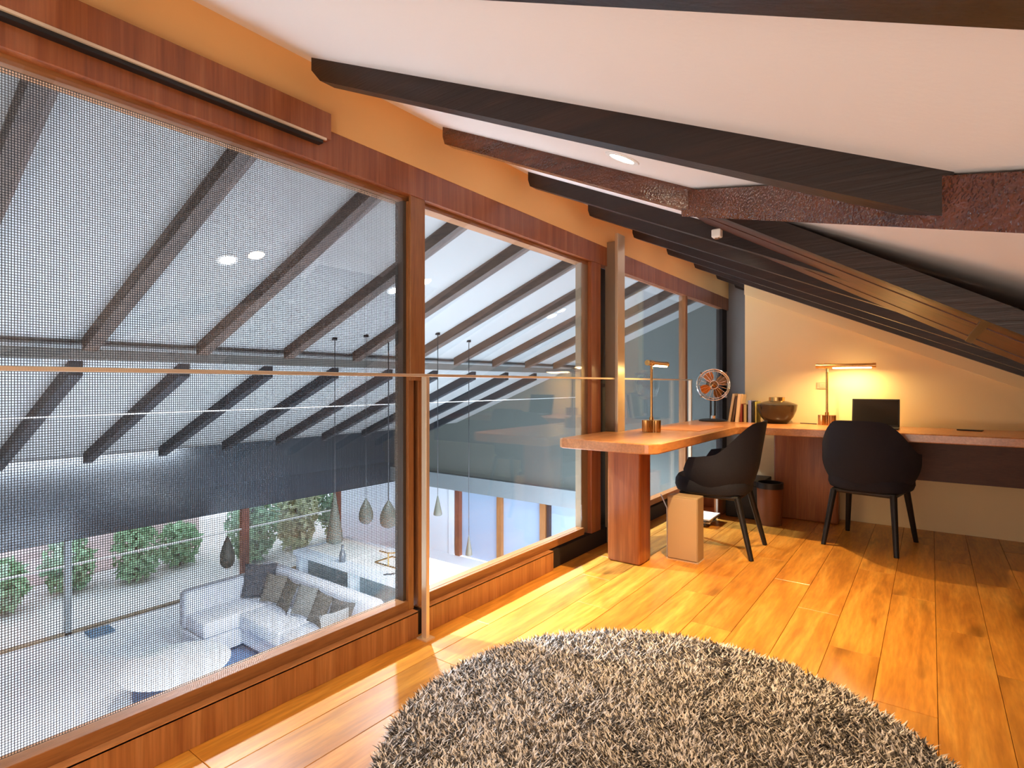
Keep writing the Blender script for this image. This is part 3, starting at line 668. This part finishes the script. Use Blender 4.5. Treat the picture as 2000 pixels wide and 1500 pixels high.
# ------------------------------------------------------------------ armchairs
def sstep(a, b, x): u = max(0, min(1, (x - a) / (b - a))); return u * u * (3 - 2 * u)
def chair(loc, rz, label):
    t = thing('armchair', label, 'chair', loc, rz, 'navy armchairs at the desk')
    na, nh = 40, 10; A = R(128)
    bm_ = bmesh.new()
    def P(i, j, inner):
        a = -A + 2 * A * i / na; v = j / nh; aa = abs(math.degrees(a))
        ht = .86 - .205 * sstep(26, 84, aa) - .015 * sstep(84, 110, aa) - .09 * sstep(110, 128, aa) ** 2
        ht -= .012 * (aa / 40) ** 2 if aa < 40 else .012
        z0 = .385; z = z0 + (ht - z0) * v
        f = .74 + .26 * math.sin(min(1, (z - z0) / .20) * math.pi / 2)
        lean = .05 * max(0, (z - .55)) / .3 * max(0, math.cos(a))
        rx = .292 * f; ry = .262 * f + lean
        th = .030 * math.sin(math.pi * min(1, .25 + .75 * (1 - v ** 3))) if inner else 0
        th = .034 * (1 - v ** 8) if inner else 0
        x = (rx - th) * math.sin(a); y = -(ry - th) * math.cos(a)
        if aa > 100: y = y * 1.0 + 0
        return Vector((x, y, z))
    G = {}
    for s_ in (0, 1):
        for i in range(na + 1):
            for j in range(nh + 1): G[s_, i, j] = bm_.verts.new(P(i, j, s_))
    for i in range(na):
        for j in range(nh):
            bm_.faces.new((G[0, i, j], G[0, i + 1, j], G[0, i + 1, j + 1], G[0, i, j + 1]))
            bm_.faces.new((G[1, i, j], G[1, i, j + 1], G[1, i + 1, j + 1], G[1, i + 1, j]))
        bm_.faces.new((G[0, i, nh], G[0, i + 1, nh], G[1, i + 1, nh], G[1, i, nh]))
        bm_.faces.new((G[0, i, 0], G[1, i, 0], G[1, i + 1, 0], G[0, i + 1, 0]))
    for i in (0, na):
        for j in range(nh): bm_.faces.new((G[0, i, j], G[0, i, j + 1], G[1, i, j + 1], G[1, i, j]))
    m = MB(); m.bm.free(); m.bm = bm_
    m.build('shell', NAVY, t, smooth=True, local=True)
    # seat cushion
    m = MB(); prof = []
    n = 32
    lay = [(.80, .375), (.93, .39), (.97, .42), (.96, .46), (.90, .485), (.6, .497), (0, .5)]
    rings = []
    for q, z in lay:
        rings.append([m.bm.verts.new((q * .255 * (abs(math.cos(a)) ** .75) * (1 if math.cos(a) > 0 else -1), q * .25 * (abs(math.sin(a)) ** .75) * (1 if math.sin(a) > 0 else -1) + .02, z)) for a in [2 * math.pi * k / n for k in range(n)]])
    m.bm.faces.new(rings[0][::-1])
    for a_, b_ in zip(rings, rings[1:]):
        for k in range(n): m.bm.faces.new((a_[k], a_[(k + 1) % n], b_[(k + 1) % n], b_[k]))
    m.build('seat', NAVY, t, smooth=True, local=True)
    MB().box(-.19, .19, -.18, .20, .355, .385, bev=.01).build('seat_frame', BLACK, t, local=True)
    for sx in (-1, 1):
        for sy in (-1, 1):
            MB().cyl((sx * .212, sy * .262, 0), (sx * .175, sy * .17, .37), .015, .021, 12).build('leg', BLACK, t, smooth=True, local=True)
    return t
chair((-1.16, 3.87, 0), R(92), 'dark navy upholstered armchair seen side-on at the near arm of the desk')
chair((-.335, 4.57, 0), R(-10), 'dark navy upholstered armchair seen from behind at the back-wall desk')

# ------------------------------------------------------------------ shag rug
t = thing('shag_rug', 'round grey and beige shag rug on the wooden loft floor', 'rug', (-.625, 1.545, 0))
MB().lathe([(0, 0), (.80, 0), (.81, .006), (.80, .012), (0, .012)], n=72).build('backing', plain('rug_backing', (.06, .05, .045), .95), t, local=True)
n = 125000
r = np.sqrt(RS.rand(n)) * .81; a = RS.rand(n) * 2 * np.pi
bx, by = r * np.cos(a), r * np.sin(a)
flow = np.sin(bx * 9 + 2 * np.sin(by * 7)) * 2.2 + np.cos(by * 8 + 1.7 * np.sin(bx * 11)) * 2.2 + RS.randn(n) * 1.6
lean = .55 + .5 * RS.rand(n); ln = .028 + .016 * RS.rand(n)
dx, dy = np.cos(flow), np.sin(flow); wx, wy = -dy, dx
wd = .0021 + .0015 * RS.rand(n)
hgt = ln * np.sqrt(1 - (lean * .9) ** 2)
V = np.zeros((n, 5, 3), np.float32)
for k, (s_, w_, q) in enumerate(((-1, 0, 1.0), (1, 0, 1.0), (1, .55, 1.1), (-1, .55, 1.1), (0, 1.0, 0))):
    V[:, k, 0] = bx + s_ * wx * wd * q + dx * ln * lean * w_ ** 1.5
    V[:, k, 1] = by + s_ * wy * wd * q + dy * ln * lean * w_ ** 1.5
    V[:, k, 2] = .008 + hgt * w_ ** .8
me = bpy.data.meshes.new('pile')
me.vertices.add(n * 5); me.vertices.foreach_set('co', V.reshape(-1))
base = np.arange(n)[:, None] * 5
quad = base + np.array([[0, 1, 2, 3]]); tri = base + np.array([[3, 2, 4]])
loops = np.concatenate([quad, tri], 1).reshape(-1)
me.loops.add(n * 7); me.loops.foreach_set('vertex_index', loops.astype(np.int32))
me.polygons.add(n * 2)
st = np.stack([np.arange(n) * 7, np.arange(n) * 7 + 4], 1).reshape(-1)
me.polygons.foreach_set('loop_start', st.astype(np.int32))
me.update(calc_edges=True); me.validate()
PILE, nt, out = nodes('shag_pile')
g = N(nt, 'NewGeometry'); cr = N(nt, 'ValToRGB'); e = cr.color_ramp.elements
e[0].position, e[0].color = 0, (.012, .01, .009, 1); e[1].position, e[1].color = 1, (.90, .86, .84, 1)
q = e.new(.46); q.color = (.06, .045, .035, 1); q = e.new(.56); q.color = (.62, .57, .53, 1)
b = N(nt, 'BsdfPrincipled'); b.inputs['Roughness'].default_value = .6; b.inputs['Sheen Weight'].default_value = .2
nt.links.new(g.outputs['Random Per Island'], cr.inputs[0]); nt.links.new(cr.outputs[0], b.inputs['Base Color']); nt.links.new(b.outputs[0], out.inputs[0])
me.materials.append(PILE)
o = bpy.data.objects.new('pile', me); col.objects.link(o); o.parent = t; o['kind'] = 'stuff'
